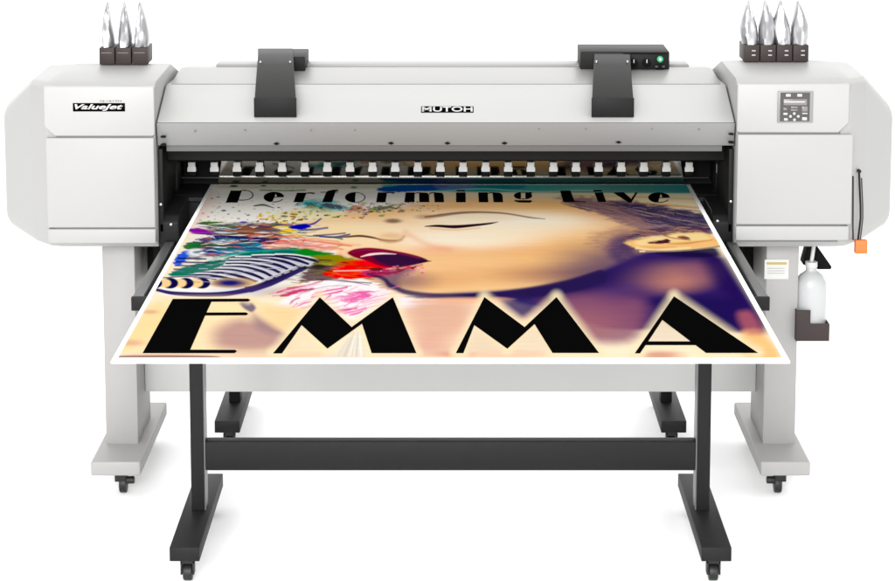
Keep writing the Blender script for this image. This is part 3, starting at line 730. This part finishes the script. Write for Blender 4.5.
# lower body of the microphone
poly([(158, 294), (162, 277), (190, 276), (215, 278), (245, 284), (262, 286), (300, 268), (318, 264), (315, 274), (285, 286), (255, 296), (220, 299), (185, 297)], (252, 246, 236), 1, 1, 1)
line([(157, 290), (175, 293.5), (210, 294.5), (240, 292), (270, 283), (305, 268)], [3, 4, 5, 6, 7, 4], (56, 42, 104), .8, 1)
line([(160, 287), (180, 290.5), (210, 291.5), (236, 289), (262, 281), (296, 267)], [1.6, 1.6, 1.6, 1.6, 1.8, 1.6], (250, 250, 248), .5, 1)
line([(158, 293), (180, 297), (215, 298.5), (250, 293)], 1.4, (246, 240, 236), .5, .9)
ell(232, 283, 24, 4.8, (228, 190, 130), .35, 1)
ell(230, 283, 15, 3.6, (34, 38, 120), .7, 1)
for k, cx in enumerate((202, 185.5, 170, 154)):
    ell(cx, 283.3, 8.2, 5.4, (22, 20, 80), .10, 1)
    ell(cx-5.8, 283.2, 6.8, 4.3, (246, 214, 160), .16, 1)
line([(160, 278), (190, 276.8), (216, 279.5)], 1.0, (40, 32, 84), .4, .9)
line([(300, 268), (285, 276), (262, 284.5), (245, 287.5)], 1.0, (24, 20, 40), .4, .9)
line([(302, 265.5), (283, 273), (262, 281)], 1.0, (170, 160, 150), .5, .9)
ell(285, 268, 40, 12, (60, 56, 110), .95, .28)
ell(215, 270, 30, 6, (120, 120, 150), .95, .25)
ell(262, 291, 40, 5, (90, 70, 130), .95, .35)
for k in range(50):
    x0, y0 = rng.uniform(172, 300), rng.uniform(258, 284); L = rng.uniform(4, 14)
    line([(x0, y0), (x0+L, y0+rng.uniform(-.5, 1.2))], rng.uniform(.3, .8), [(10, 10, 40), (220, 220, 235), (120, 120, 160), (60, 60, 100)][rng.randint(4)], .4, .6, .5)
# dark tangle and red paint meeting the mouth
poly([(300, 274), (312, 266), (330, 264), (350, 268), (372, 274), (350, 281), (322, 280), (302, 284)], (92, 60, 66), 1.6, .9, 2, warp=2)
ell(318, 267, 8, 1.8, (36, 40, 30), .4, .9, 1); ell(305, 268, 5, 1.4, (30, 40, 30), .4, .9, 1); ell(330, 271, 5, 1, (30, 40, 20), .4, .8, 1)
poly([(320, 275), (335, 268), (358, 264), (372, 259), (384, 263), (392, 270), (386, 277), (362, 279), (340, 279)], (236, 28, 30), 1.2, 1, 2, warp=1.2)
for k in range(60):
    x0 = rng.uniform(305, 372); y0 = 262+(x0-305)*.08+rng.uniform(-4, 12); L = rng.uniform(6, 22)
    cc = [(250, 60, 30), (200, 20, 30), (240, 130, 30), (120, 110, 20), (90, 20, 40), (255, 120, 90)][rng.randint(6)] if x0 > 325 else [(60, 50, 30), (130, 120, 20), (40, 60, 30), (190, 180, 60)][rng.randint(4)]
    line([(x0, y0), (x0+L*.5, y0+.3), (x0+L, y0+rng.uniform(-.5, 1.6))], [.3, rng.uniform(.5, 1.5), .3], cc, .4, rng.uniform(.4, .8), .8)
line([(334, 271), (355, 270.5), (380, 270), (392, 268.5)], 1.2, (255, 190, 190), .5, .9, .8)
poly([(350, 262), (366, 259), (384, 264), (392, 268), (370, 268)], (240, 40, 50), 1, .9, 2)
poly([(340, 252), (346, 249.5), (345, 254), (352, 258), (344, 258)], (250, 210, 196), 1, .6, 1)
# lips
poly([(346, 253), (354, 249), (368, 247.5), (384, 249), (404, 252.5), (420, 256.5), (429.5, 261), (418, 264), (402, 267.5), (390, 268), (378, 265.5), (366, 260.5), (354, 257.5)], (136, 16, 56), .7, 1, 1.3)
poly([(372, 256), (390, 252.5), (406, 254), (422, 258), (429, 261), (418, 264), (402, 267), (388, 266), (374, 260)], (52, 26, 66), 1.4, .95, 2)
line([(352, 252.5), (366, 250), (384, 251), (404, 254.5), (420, 258)], 1.6, (146, 40, 88), .8, .7)
line([(361, 256.8), (370, 254.6), (382, 253.6), (396, 254.2)], [.8, 2.2, 1.8, .5], (252, 226, 226), .5, 1)
line([(420, 262), (426, 261.4), (431, 261.2)], [2, 1.6, .6], (36, 18, 44), .5, 1)
poly([(362, 272), (380, 268), (400, 268.5), (422, 264.5), (408, 270), (396, 275), (380, 277), (366, 276)], (196, 60, 110), 1.0, .95, 1.5, warp=1.5, tex=.4)
ell(377, 269.3, 8, 1.5, (70, 30, 30), .4, .9, 1)
line([(372, 273), (392, 273), (404, 270)], 1.4, (130, 14, 60), .6, .9, 1)
specks(40, 372, 424, 265, 276, [(255, 190, 200), (230, 110, 150), (140, 20, 60)], .3, .9)
ell(402, 281, 26, 8, (120, 90, 112), .95, .65, 1)
# jaw line
line([(368, 274), (384, 279), (391, 286), (410, 293), (450, 296), (500, 294.5), (560, 288), (600, 277)], [2, 4, 5, 5, 4, 6, 12, 14], (48, 34, 88), 1.6, .9)
# pink splash and whites under the chin
poly([(286, 298), (300, 284), (330, 279), (372, 280), (386, 290), (398, 297), (440, 300), (440, 303), (392, 312), (360, 327), (300, 310), (262, 312)], (253, 244, 244), 1.4, 1, 2, warp=1.5)
for k in range(90):
    x0, y0 = rng.uniform(268, 372), rng.uniform(284, 316); L = rng.uniform(8, 36)
    if x0+L > 400: continue
    cc = [(226, 60, 150), (240, 130, 190), (250, 190, 215), (255, 255, 255), (250, 226, 232), (200, 30, 110)][rng.randint(6)]
    line([(x0, y0+3), (x0+L*.5, y0+rng.uniform(-1, 1.5)), (x0+L, y0-3+rng.uniform(-1, 1))], rng.uniform(.5, 2.2), cc, .6, rng.uniform(.4, .85), 2)
poly([(338, 300), (352, 291), (366, 290), (372, 296), (360, 302), (346, 303)], (232, 90, 170), 1.6, .9, 2, warp=2, tex=.4)
poly([(276, 295), (300, 289), (316, 288), (300, 293), (284, 297)], (200, 40, 110), .8, .9, 2, warp=1)
line([(300, 282.5), (320, 279.5), (345, 281.5), (372, 283)], 1.0, (40, 40, 50), .5, .8, 1.5)
line([(310, 277), (340, 280), (370, 285)], .8, (120, 110, 120), .5, .8, 1.5)
line([(300, 293), (330, 286), (352, 286)], .8, (70, 40, 60), .5, .5, 1.5)
# bottom left under the microphone
poly([(150, 298), (190, 299), (250, 298), (268, 304), (330, 312), (330, 362), (110, 362)], (253, 228, 188), 3, .95, 2)
poly([(160, 300), (175, 320), (140, 345), (112, 358), (140, 315)], (253, 222, 168), 4, .8, 2)
ell(130, 343, 14, 3, (214, 160, 140), .8, .6); ell(150, 312, 8, 2, (200, 140, 120), .8, .5)
poly([(118, 352), (420, 352), (420, 362), (112, 362)], (236, 206, 190), 2, .5, 2)
poly([(116, 355.5), (170, 355), (220, 356), (220, 360), (112, 360)], (120, 80, 90), .9, .7, 2)
poly([(212, 330), (236, 318), (262, 322), (285, 335), (292, 348), (250, 352), (214, 348)], (166, 116, 132), 7, .7, 2)
poly([(216, 301), (250, 300), (258, 308), (245, 316), (215, 316)], (250, 230, 186), 2, .95, 2)
poly([(238, 302), (250, 301), (257, 308), (252, 313), (244, 309)], (112, 96, 130), 1.5, .9, 1.5)
poly([(252, 313), (262, 318), (290, 336), (275, 336), (254, 326)], (130, 98, 124), 5, .6, 1.5)
poly([(262, 306), (300, 308), (325, 320), (300, 336), (278, 328), (262, 316)], (252, 216, 168), 5, .85, 2)
# collar of cloth in the first M
poly([(330, 352), (350, 330), (362, 320), (372, 350), (370, 358), (330, 358)], (236, 228, 212), 5, .7, 1.5)
for k in range(14):
    a = rng.uniform(-.2, 1)
    line([(356+4*a, 326), (340+26*a, 356)], rng.uniform(.8, 2), [(255, 255, 255), (214, 210, 200), (226, 220, 208), (190, 184, 176)][rng.randint(4)], 1.4, .5)
# chest behind middle and right letters
poly([(388, 312), (440, 300), (520, 302), (560, 330), (560, 360), (400, 360)], (238, 200, 176), 5, .7, 2)
poly([(440, 298), (500, 297), (520, 300), (470, 304), (400, 302.5)], (250, 190, 150), 1.5, .6, 3)
poly([(405, 300), (470, 300), (470, 330), (420, 345)], (222, 170, 148), 8, .6, 2)
poly([(500, 300), (540, 298), (535, 312), (520, 320), (505, 308)], (64, 52, 110), 5, .9, 1.5)
ell(430, 345, 20, 10, (226, 178, 160), .8, .7)
poly([(740, 330), (760, 328), (786, 360), (740, 360)], (250, 202, 140), 3, .95, 2)
poly([(735, 312), (752, 310), (766, 335), (745, 335)], (190, 110, 120), 4, .7, 1.5)
ell(660, 355, 20, 4, (206, 130, 110), .8, .7); ell(455, 354, 16, 3, (206, 130, 110), .8, .5); ell(470, 345, 20, 8, (240, 206, 180), .8, .5)

# letter outlines, in the sheet's own drawing plane
E_ = [[(172.8, 299), (212.5, 299), (189, 349.3), (143, 352.3)]]
E_ = [[(172.8, 298.8), (248, 298.6), (250.5, 300), (248, 301.4), (211.5, 301.6), (206.5, 312.4), (246, 312.3), (248.5, 313.8), (246, 315.2), (205.2, 315.4), (190.2, 349.6),
       (235, 349.8), (237, 351.2), (234.5, 353), (142.6, 353)]]
M1 = [[(319.8, 297.2), (351.6, 327), (392.8, 297.2), (416.4, 353), (371.6, 353), (362, 323.6), (327.4, 348.5), (301.6, 325), (282, 353.3), (273, 353.3)]]
M2 = [[(484.4, 297), (524.6, 327), (556.5, 297), (599, 352.8), (552.5, 352.8), (534.5, 324), (507.3, 348.6), (474.3, 325), (463.4, 353), (455.8, 353)]]
A_ = [[(674, 296.2), (758, 352.8), (706, 352.8), (695.5, 345), (645.2, 345), (639.8, 353.2), (634.8, 353.2)], ]
def offset_glow(ps, c, w, al):
    for p in ps: poly(p, c, w, al, 1)
for P_ in (M1, M2, A_):
    for p in P_:
        q = np.array(p); ctr = q.mean(0)
        for i in range(len(p)):
            line([p[i], p[(i+1) % len(p)]], 9, (248, 232, 196), 5.5, .72)
        poly(p, (246, 228, 196), 2.5, .8, 1)
for i in range(4): line([E_[0][i], E_[0][i+1]], 5, (250, 228, 190), 3.5, .5)
poly([(662, 322), (692, 342), (648, 342)], (238, 222, 200), 2, .9, 1)
poly([(601*.5, 330), (322, 350), (288, 353)], (240, 224, 200), 2, .6, 1)
poly([(474, 328), (504, 350), (466, 352)], (238, 222, 196), 2, .7, 1)
poly([(534, 328), (550, 352), (512, 350)], (240, 226, 200), 2, .7, 1)

# splatter over the pale sky, upper left
poly([(312, 197), (330, 199), (350, 203), (352, 211), (330, 214), (306, 208), (298, 203)], (110, 200, 200), 2, .8, 2, warp=3)
poly([(306, 203), (322, 204), (336, 208), (330, 212), (312, 211), (304, 207)], (0, 150, 150), 1, .9, 2, warp=2.5)
poly([(322, 202), (345, 204), (344, 210), (328, 208)], (60, 40, 80), .8, .8, 1.5, warp=2)
poly([(346, 206), (366, 204), (362, 210), (350, 213)], (190, 110, 50), .8, .75, 1.5, warp=2)
poly([(372, 206), (396, 204), (398, 209), (378, 211), (366, 214)], (50, 90, 66), .9, .8, 1.5, warp=2.5)
poly([(270, 214), (312, 206), (345, 212), (340, 220), (300, 219), (272, 222)], (242, 232, 180), 2, .7, 2)
specks(70, 256, 306, 212, 223, [(240, 200, 60), (230, 180, 30), (190, 110, 30), (250, 226, 120), (120, 90, 40), (40, 110, 70)], .3, 1.1)
specks(80, 300, 385, 202, 220, [(60, 70, 40), (200, 200, 60), (20, 140, 130), (120, 60, 100), (240, 150, 120), (30, 40, 40)], .25, 1.0)
specks(60, 360, 440, 201, 212, [(90, 90, 80), (40, 50, 40), (200, 190, 160), (110, 140, 120)], .25, .8)
specks(40, 212, 300, 186, 222, [(60, 110, 50), (190, 120, 100), (110, 110, 120), (220, 190, 170)], .25, .7)
specks(26, 200, 300, 208, 222, [(40, 40, 130), (230, 170, 150), (150, 130, 60)], .25, .8)
line([(254, 206), (264, 205), (274, 208)], [1, 1.8, .8], (30, 90, 70), .5, .95, 1)
ell(234, 186, 4, 1.2, (40, 100, 60), .4, .95, 1); ell(263, 185.7, 3, .8, (60, 90, 60), .4, .9, 1); ell(354, 187.5, 3, 1.2, (110, 150, 120), .4, .9, 1)
line([(260, 190.2), (285, 190.6), (305, 190)], 1.3, (120, 150, 110), .5, .9, .6)
poly([(286, 227.5), (294, 224.5), (308, 224), (312, 227), (303, 229.8), (294, 229.3)], (20, 20, 180), .6, 1, 1.5, warp=.6)
line([(310, 225), (316, 222.5), (321, 218.5)], [1.5, 2, 1], (30, 30, 160), .5, .9, 1)
ell(243.5, 222.3, 4, .9, (70, 50, 170), .4, .9)
for a in ((338, 201, 350, 216), (372, 202, 362, 217), (352, 214, 382, 200), (398, 204, 430, 209)):
    line([(a[0], a[1]), (a[2], a[3])], .8, (220, 200, 200), .4, .8)
SAT = IMG.mean(2, keepdims=True)
IMG = np.clip(SAT+(IMG-SAT)*1.08, 0, 1)**1.12*1.04
# printed grain: thin horizontal streaks
IMG *= (1+.10*(fbm(PXg, PYg, 40, 1.2, 91, 3)-.5)[..., None])
IMG = np.clip(IMG, 0, 1)
verts = np.stack([WX, WY, np.full_like(WX, ZS+.0003)], -1).reshape(-1, 3).astype(np.float32)
idx = np.arange(NX*NY).reshape(NY, NX)
q = np.stack([idx[:-1, :-1], idx[:-1, 1:], idx[1:, 1:], idx[1:, :-1]], -1).reshape(-1, 4).astype(np.int32)
me = bpy.data.meshes.new('artwork')
me.vertices.add(len(verts)); me.vertices.foreach_set('co', verts.ravel())
me.loops.add(q.size); me.loops.foreach_set('vertex_index', q.ravel())
me.polygons.add(len(q)); me.polygons.foreach_set('loop_start', np.arange(0, q.size, 4, dtype=np.int32))
me.update(calc_edges=True)
at = me.color_attributes.new('print_colour', 'FLOAT_COLOR', 'POINT')
rgba = np.concatenate([IMG.reshape(-1, 3), np.ones((NX*NY, 1))], 1).astype(np.float32)
at.data.foreach_set('color', rgba.ravel())
m = bpy.data.materials.new('printed_artwork'); m.use_nodes = True
nt = m.node_tree; b = nt.nodes['Principled BSDF']; b.inputs['Roughness'].default_value = .9; b.inputs['Specular IOR Level'].default_value = .0
an = nt.nodes.new('ShaderNodeVertexColor'); an.layer_name = 'print_colour'
PRINT_GAIN = .45
mx = nt.nodes.new('ShaderNodeVectorMath'); mx.operation = 'SCALE'; mx.inputs['Scale'].default_value = PRINT_GAIN
nt.links.new(an.outputs['Color'], mx.inputs[0]); nt.links.new(mx.outputs[0], b.inputs['Base Color'])
me.materials.append(m)
art = bpy.data.objects.new('artwork', me); col.objects.link(art); art.parent = BD; art.matrix_parent_inverse = Matrix.Translation(-Vector(BD.location))

# lettering on the print
def on_sheet(px, py): return atz(px, py, ZS+.0010)
big = []
tri = bmesh.new()
def add_poly(bm_, pts):
    f = bm_.faces.new([bm_.verts.new(on_sheet(*p)) for p in pts]); return f
for P_ in (E_, M1, M2): add_poly(tri, P_[0])
# A: outline split so the counter stays open
add_poly(tri, [(674, 296.2), (758, 352.8), (706, 352.8), (695.5, 345), (690.5, 341.3), (662.3, 319.8)])
add_poly(tri, [(674, 296.2), (662.3, 319.8), (648.2, 341.3), (645.6, 345), (640, 353.2), (634.8, 353.2)])
add_poly(tri, [(648.2, 341.3), (690.5, 341.3), (695.5, 345), (645.6, 345)])
bmesh.ops.triangulate(tri, faces=tri.faces[:], ngon_method='EAR_CLIP')
mb = MB(); mb._join(tri); mb.build('large_lettering', 'ink', BD, smooth=0)
tri = bmesh.new()
def T4(s, ox, pts): add_poly(tri, [(ox+x/s, 180+y/s) for x, y in pts])
def arc(cx, cy, rx, ry, a0, a1, w, n=14, sk=0.0, wy=None):
    wy = wy or w*.6
    for i in range(n):
        t0 = math.radians(a0+(a1-a0)*i/n); t1 = math.radians(a0+(a1-a0)*(i+1)/n)
        f = lambda t, a, b: (cx+(a)*math.cos(t)-sk*math.sin(t)*b, cy-(b)*math.sin(t))
        add_poly(tri, [f(t0, rx, ry), f(t1, rx, ry), f(t1, rx-w, ry-wy), f(t0, rx-w, ry-wy)])
def half(cx, cy, rx, ry, a0, a1, n=14):
    p = [(cx+rx*math.cos(math.radians(a0+(a1-a0)*i/n)), cy-ry*math.sin(math.radians(a0+(a1-a0)*i/n))) for i in range(n+1)]
    add_poly(tri, p)
S1 = 6.885
T4(S1, 215, [(74, 155), (108, 72), (185, 72), (155, 155)])                       # P
arc(243.5, 195, 10, 5.3, -95, 92, 1.1)
add_poly(tri, [(240.5, 190.2), (245, 189.7), (245, 190.6), (240.5, 190.9)]); add_poly(tri, [(238, 199.6), (243.5, 199.7), (243.5, 200.5), (238, 200.4)])
def small_e(cx, cy, rx, ry, sk):
    p = [(cx+rx*math.cos(math.radians(a))-sk*math.sin(math.radians(a)), cy-ry*math.sin(math.radians(a))) for a in range(78, 262, 8)]
    add_poly(tri, p+[(cx-1-sk*-.6, cy+ry*.8), (cx-1.2+sk*.6, cy-ry*.8)])
    q_ = [(cx+rx*math.cos(math.radians(a))-sk*math.sin(math.radians(a)), cy-ry*math.sin(math.radians(a))) for a in range(8, 82, 8)]
    add_poly(tri, q_+[(cx+1.5, cy-ry*.85), (cx+3.5, cy-.3)])
    add_poly(tri, [(cx-.5, cy-.2), (cx+rx, cy-.75), (cx+rx, cy), (cx-.5, cy+.5)])
    arc(cx, cy, rx, ry, 262, 335, .9, 10, 0, .75)
small_e(273.8, 197.0, 10.2, 5.2, -.4)
T4(S1, 215, [(540, 152), (565, 87), (630, 87), (605, 152)]); T4(S1, 215, [(628, 87), (660, 84), (690, 88), (680, 96), (655, 92), (628, 94)])   # r
T4(S1, 215, [(738, 152), (762, 92), (775, 75), (812, 66), (850, 66), (848, 76), (830, 78), (805, 152)])
add_poly(tri, [(320.5, 191.8), (338, 191.8), (338, 192.5), (320.5, 192.5)])                    # f
S2 = 895/120
def small_o(cx, cy, rx, ry):
    half(cx, cy, rx, ry, 90, 270, 18)
    add_poly(tri, [(cx-.2, cy-ry), (cx+.6, cy-ry), (cx-.8, cy+ry), (cx-1.6, cy+ry)])
    arc(cx, cy, rx, ry, -90, 90, .9, 16)
small_o(355.2, 197.3, 10.2, 5.2)
T4(S2, 340, [(270, 165), (282, 92), (350, 92), (340, 165)]); T4(S2, 340, [(350, 92), (385, 90), (412, 93), (400, 102), (380, 96), (350, 98)])   # r
T4(S2, 340, [(480, 165), (490, 92), (557, 92), (555, 165)]); T4(S2, 340, [(592, 165), (590, 98), (600, 92), (650, 95), (664, 110), (666, 165)])
T4(S2, 340, [(706, 165), (700, 98), (712, 92), (760, 95), (772, 110), (776, 165)])
T4(S2, 340, [(555, 98), (575, 90), (600, 92), (600, 97), (575, 96), (556, 104)]); T4(S2, 340, [(662, 100), (685, 90), (712, 92), (712, 97), (685, 96), (664, 108)])
T4(S2, 440, [(120, 165), (120, 92), (190, 92), (192, 165)]); T4(S2, 440, [(124, 84), (124, 74), (184, 73), (186, 84)])                      # i
T4(S2, 440, [(290, 165), (285, 92), (355, 92), (360, 165)]); T4(S2, 440, [(400, 165), (392, 98), (400, 92), (445, 94), (466, 110), (470, 165)])   # n
T4(S2, 440, [(355, 98), (375, 90), (400, 92), (400, 98), (375, 96), (356, 104)])
cx, cy = 440+620/S2, 180+116/S2                                                             # g
half(cx-1.6, cy, 7.6, 3.6, 95, 265); half(cx+1.6, cy, 7.4, 3.6, -85, 85)
add_poly(tri, [(cx-2, cy-3.6), (cx+2, cy-3.6), (cx+1.6, cy-2.9), (cx-1.6, cy-2.9)]); add_poly(tri, [(cx-2, cy+3.6), (cx+2, cy+3.6), (cx+1.6, cy+2.9), (cx-1.6, cy+2.9)])
T4(S2, 440, [(560, 146), (575, 150), (680, 150), (688, 158), (672, 168), (590, 167), (556, 158)]); T4(S2, 440, [(655, 95), (672, 88), (690, 94), (680, 102)])
S3 = 895/140
T4(S3, 550, [(85, 140), (65, 68), (130, 66), (158, 140)]); T4(S3, 550, [(155, 134), (228, 137), (228, 142), (157, 140)])                        # L
T4(S3, 550, [(308, 140), (284, 80), (337, 78), (360, 140)]); T4(S3, 550, [(276, 74), (278, 64), (326, 62), (335, 72)])                              # i
T4(S3, 550, [(403, 80), (470, 77), (522, 122), (518, 144), (503, 144)]); T4(S3, 550, [(546, 80), (561, 78), (520, 144), (512, 132)])                # v
small_e(550+697/S3, 180+112/S3, 10.8, 5.2, .3)
for f in tri.faces[:]:
    pass
bmesh.ops.triangulate(tri, faces=tri.faces[:], ngon_method='EAR_CLIP')
mb = MB(); mb._join(tri); mb.build('small_lettering', 'ink', BD, smooth=0)
for o in BD.children:     # flat ink must face up
    if 'lettering' in o.name:
        for p in o.data.polygons:
            if p.normal.z < 0: p.flip()

# ------------------------------------------------------------------ light
w = bpy.data.worlds.new('World'); sc.world = w; w.use_nodes = True
nt = w.node_tree; bg = nt.nodes['Background']
tc = nt.nodes.new('ShaderNodeTexCoord'); sp = nt.nodes.new('ShaderNodeSeparateXYZ'); nt.links.new(tc.outputs['Generated'], sp.inputs[0])
cr_ = nt.nodes.new('ShaderNodeValToRGB'); nt.links.new(sp.outputs['Z'], cr_.inputs[0])
cr_.color_ramp.elements[0].position = 0.0; cr_.color_ramp.elements[0].color = (1, 1, 1, 1)
cr_.color_ramp.elements[1].position = 1.0; cr_.color_ramp.elements[1].color = (.62, .62, .62, 1)
ab = nt.nodes.new('ShaderNodeMath'); ab.operation = 'ABSOLUTE'; nt.links.new(sp.outputs['X'], ab.inputs[0])
c2 = nt.nodes.new('ShaderNodeValToRGB'); nt.links.new(ab.outputs[0], c2.inputs[0])
c2.color_ramp.elements[0].position = .55; c2.color_ramp.elements[0].color = (1, 1, 1, 1)
c2.color_ramp.elements[1].position = .9; c2.color_ramp.elements[1].color = (.35, .35, .35, 1)
mu = nt.nodes.new('ShaderNodeMixRGB'); mu.blend_type = 'MULTIPLY'; mu.inputs[0].default_value = 1
nt.links.new(cr_.outputs[0], mu.inputs[1]); nt.links.new(c2.outputs[0], mu.inputs[2])
nt.links.new(mu.outputs[0], bg.inputs['Color']); bg.inputs['Strength'].default_value = 2.95
def area(name, loc, target, sx, sy, power):
    l = bpy.data.lights.new(name, 'AREA'); l.shape = 'RECTANGLE'; l.size = sx; l.size_y = sy; l.energy = power
    o = bpy.data.objects.new(name, l); col.objects.link(o); o.location = loc
    o.rotation_euler = (Vector(target)-Vector(loc)).to_track_quat('-Z', 'Y').to_euler(); return o
area('softbox', (-.9, -1.5, 3.3), (0, 6.6, .9), 3.2, 2.4, 720)

# ------------------------------------------------------------------ camera
cd = bpy.data.cameras.new('camera'); co = bpy.data.objects.new('camera', cd); col.objects.link(co); sc.camera = co
cd.sensor_width = 36; cd.lens = F/895*36; cd.clip_start = .1; cd.clip_end = 400
co.location = (0, 0, HC); co.rotation_euler = (math.pi/2-TH, 0, 0)
cd.shift_x = -(XP-447.5)/895; cd.shift_y = -(290.5-YPR)/895
sc.view_settings.view_transform = 'Standard'; sc.view_settings.look = 'None'; sc.view_settings.exposure = 0
sc.render.engine = 'CYCLES'
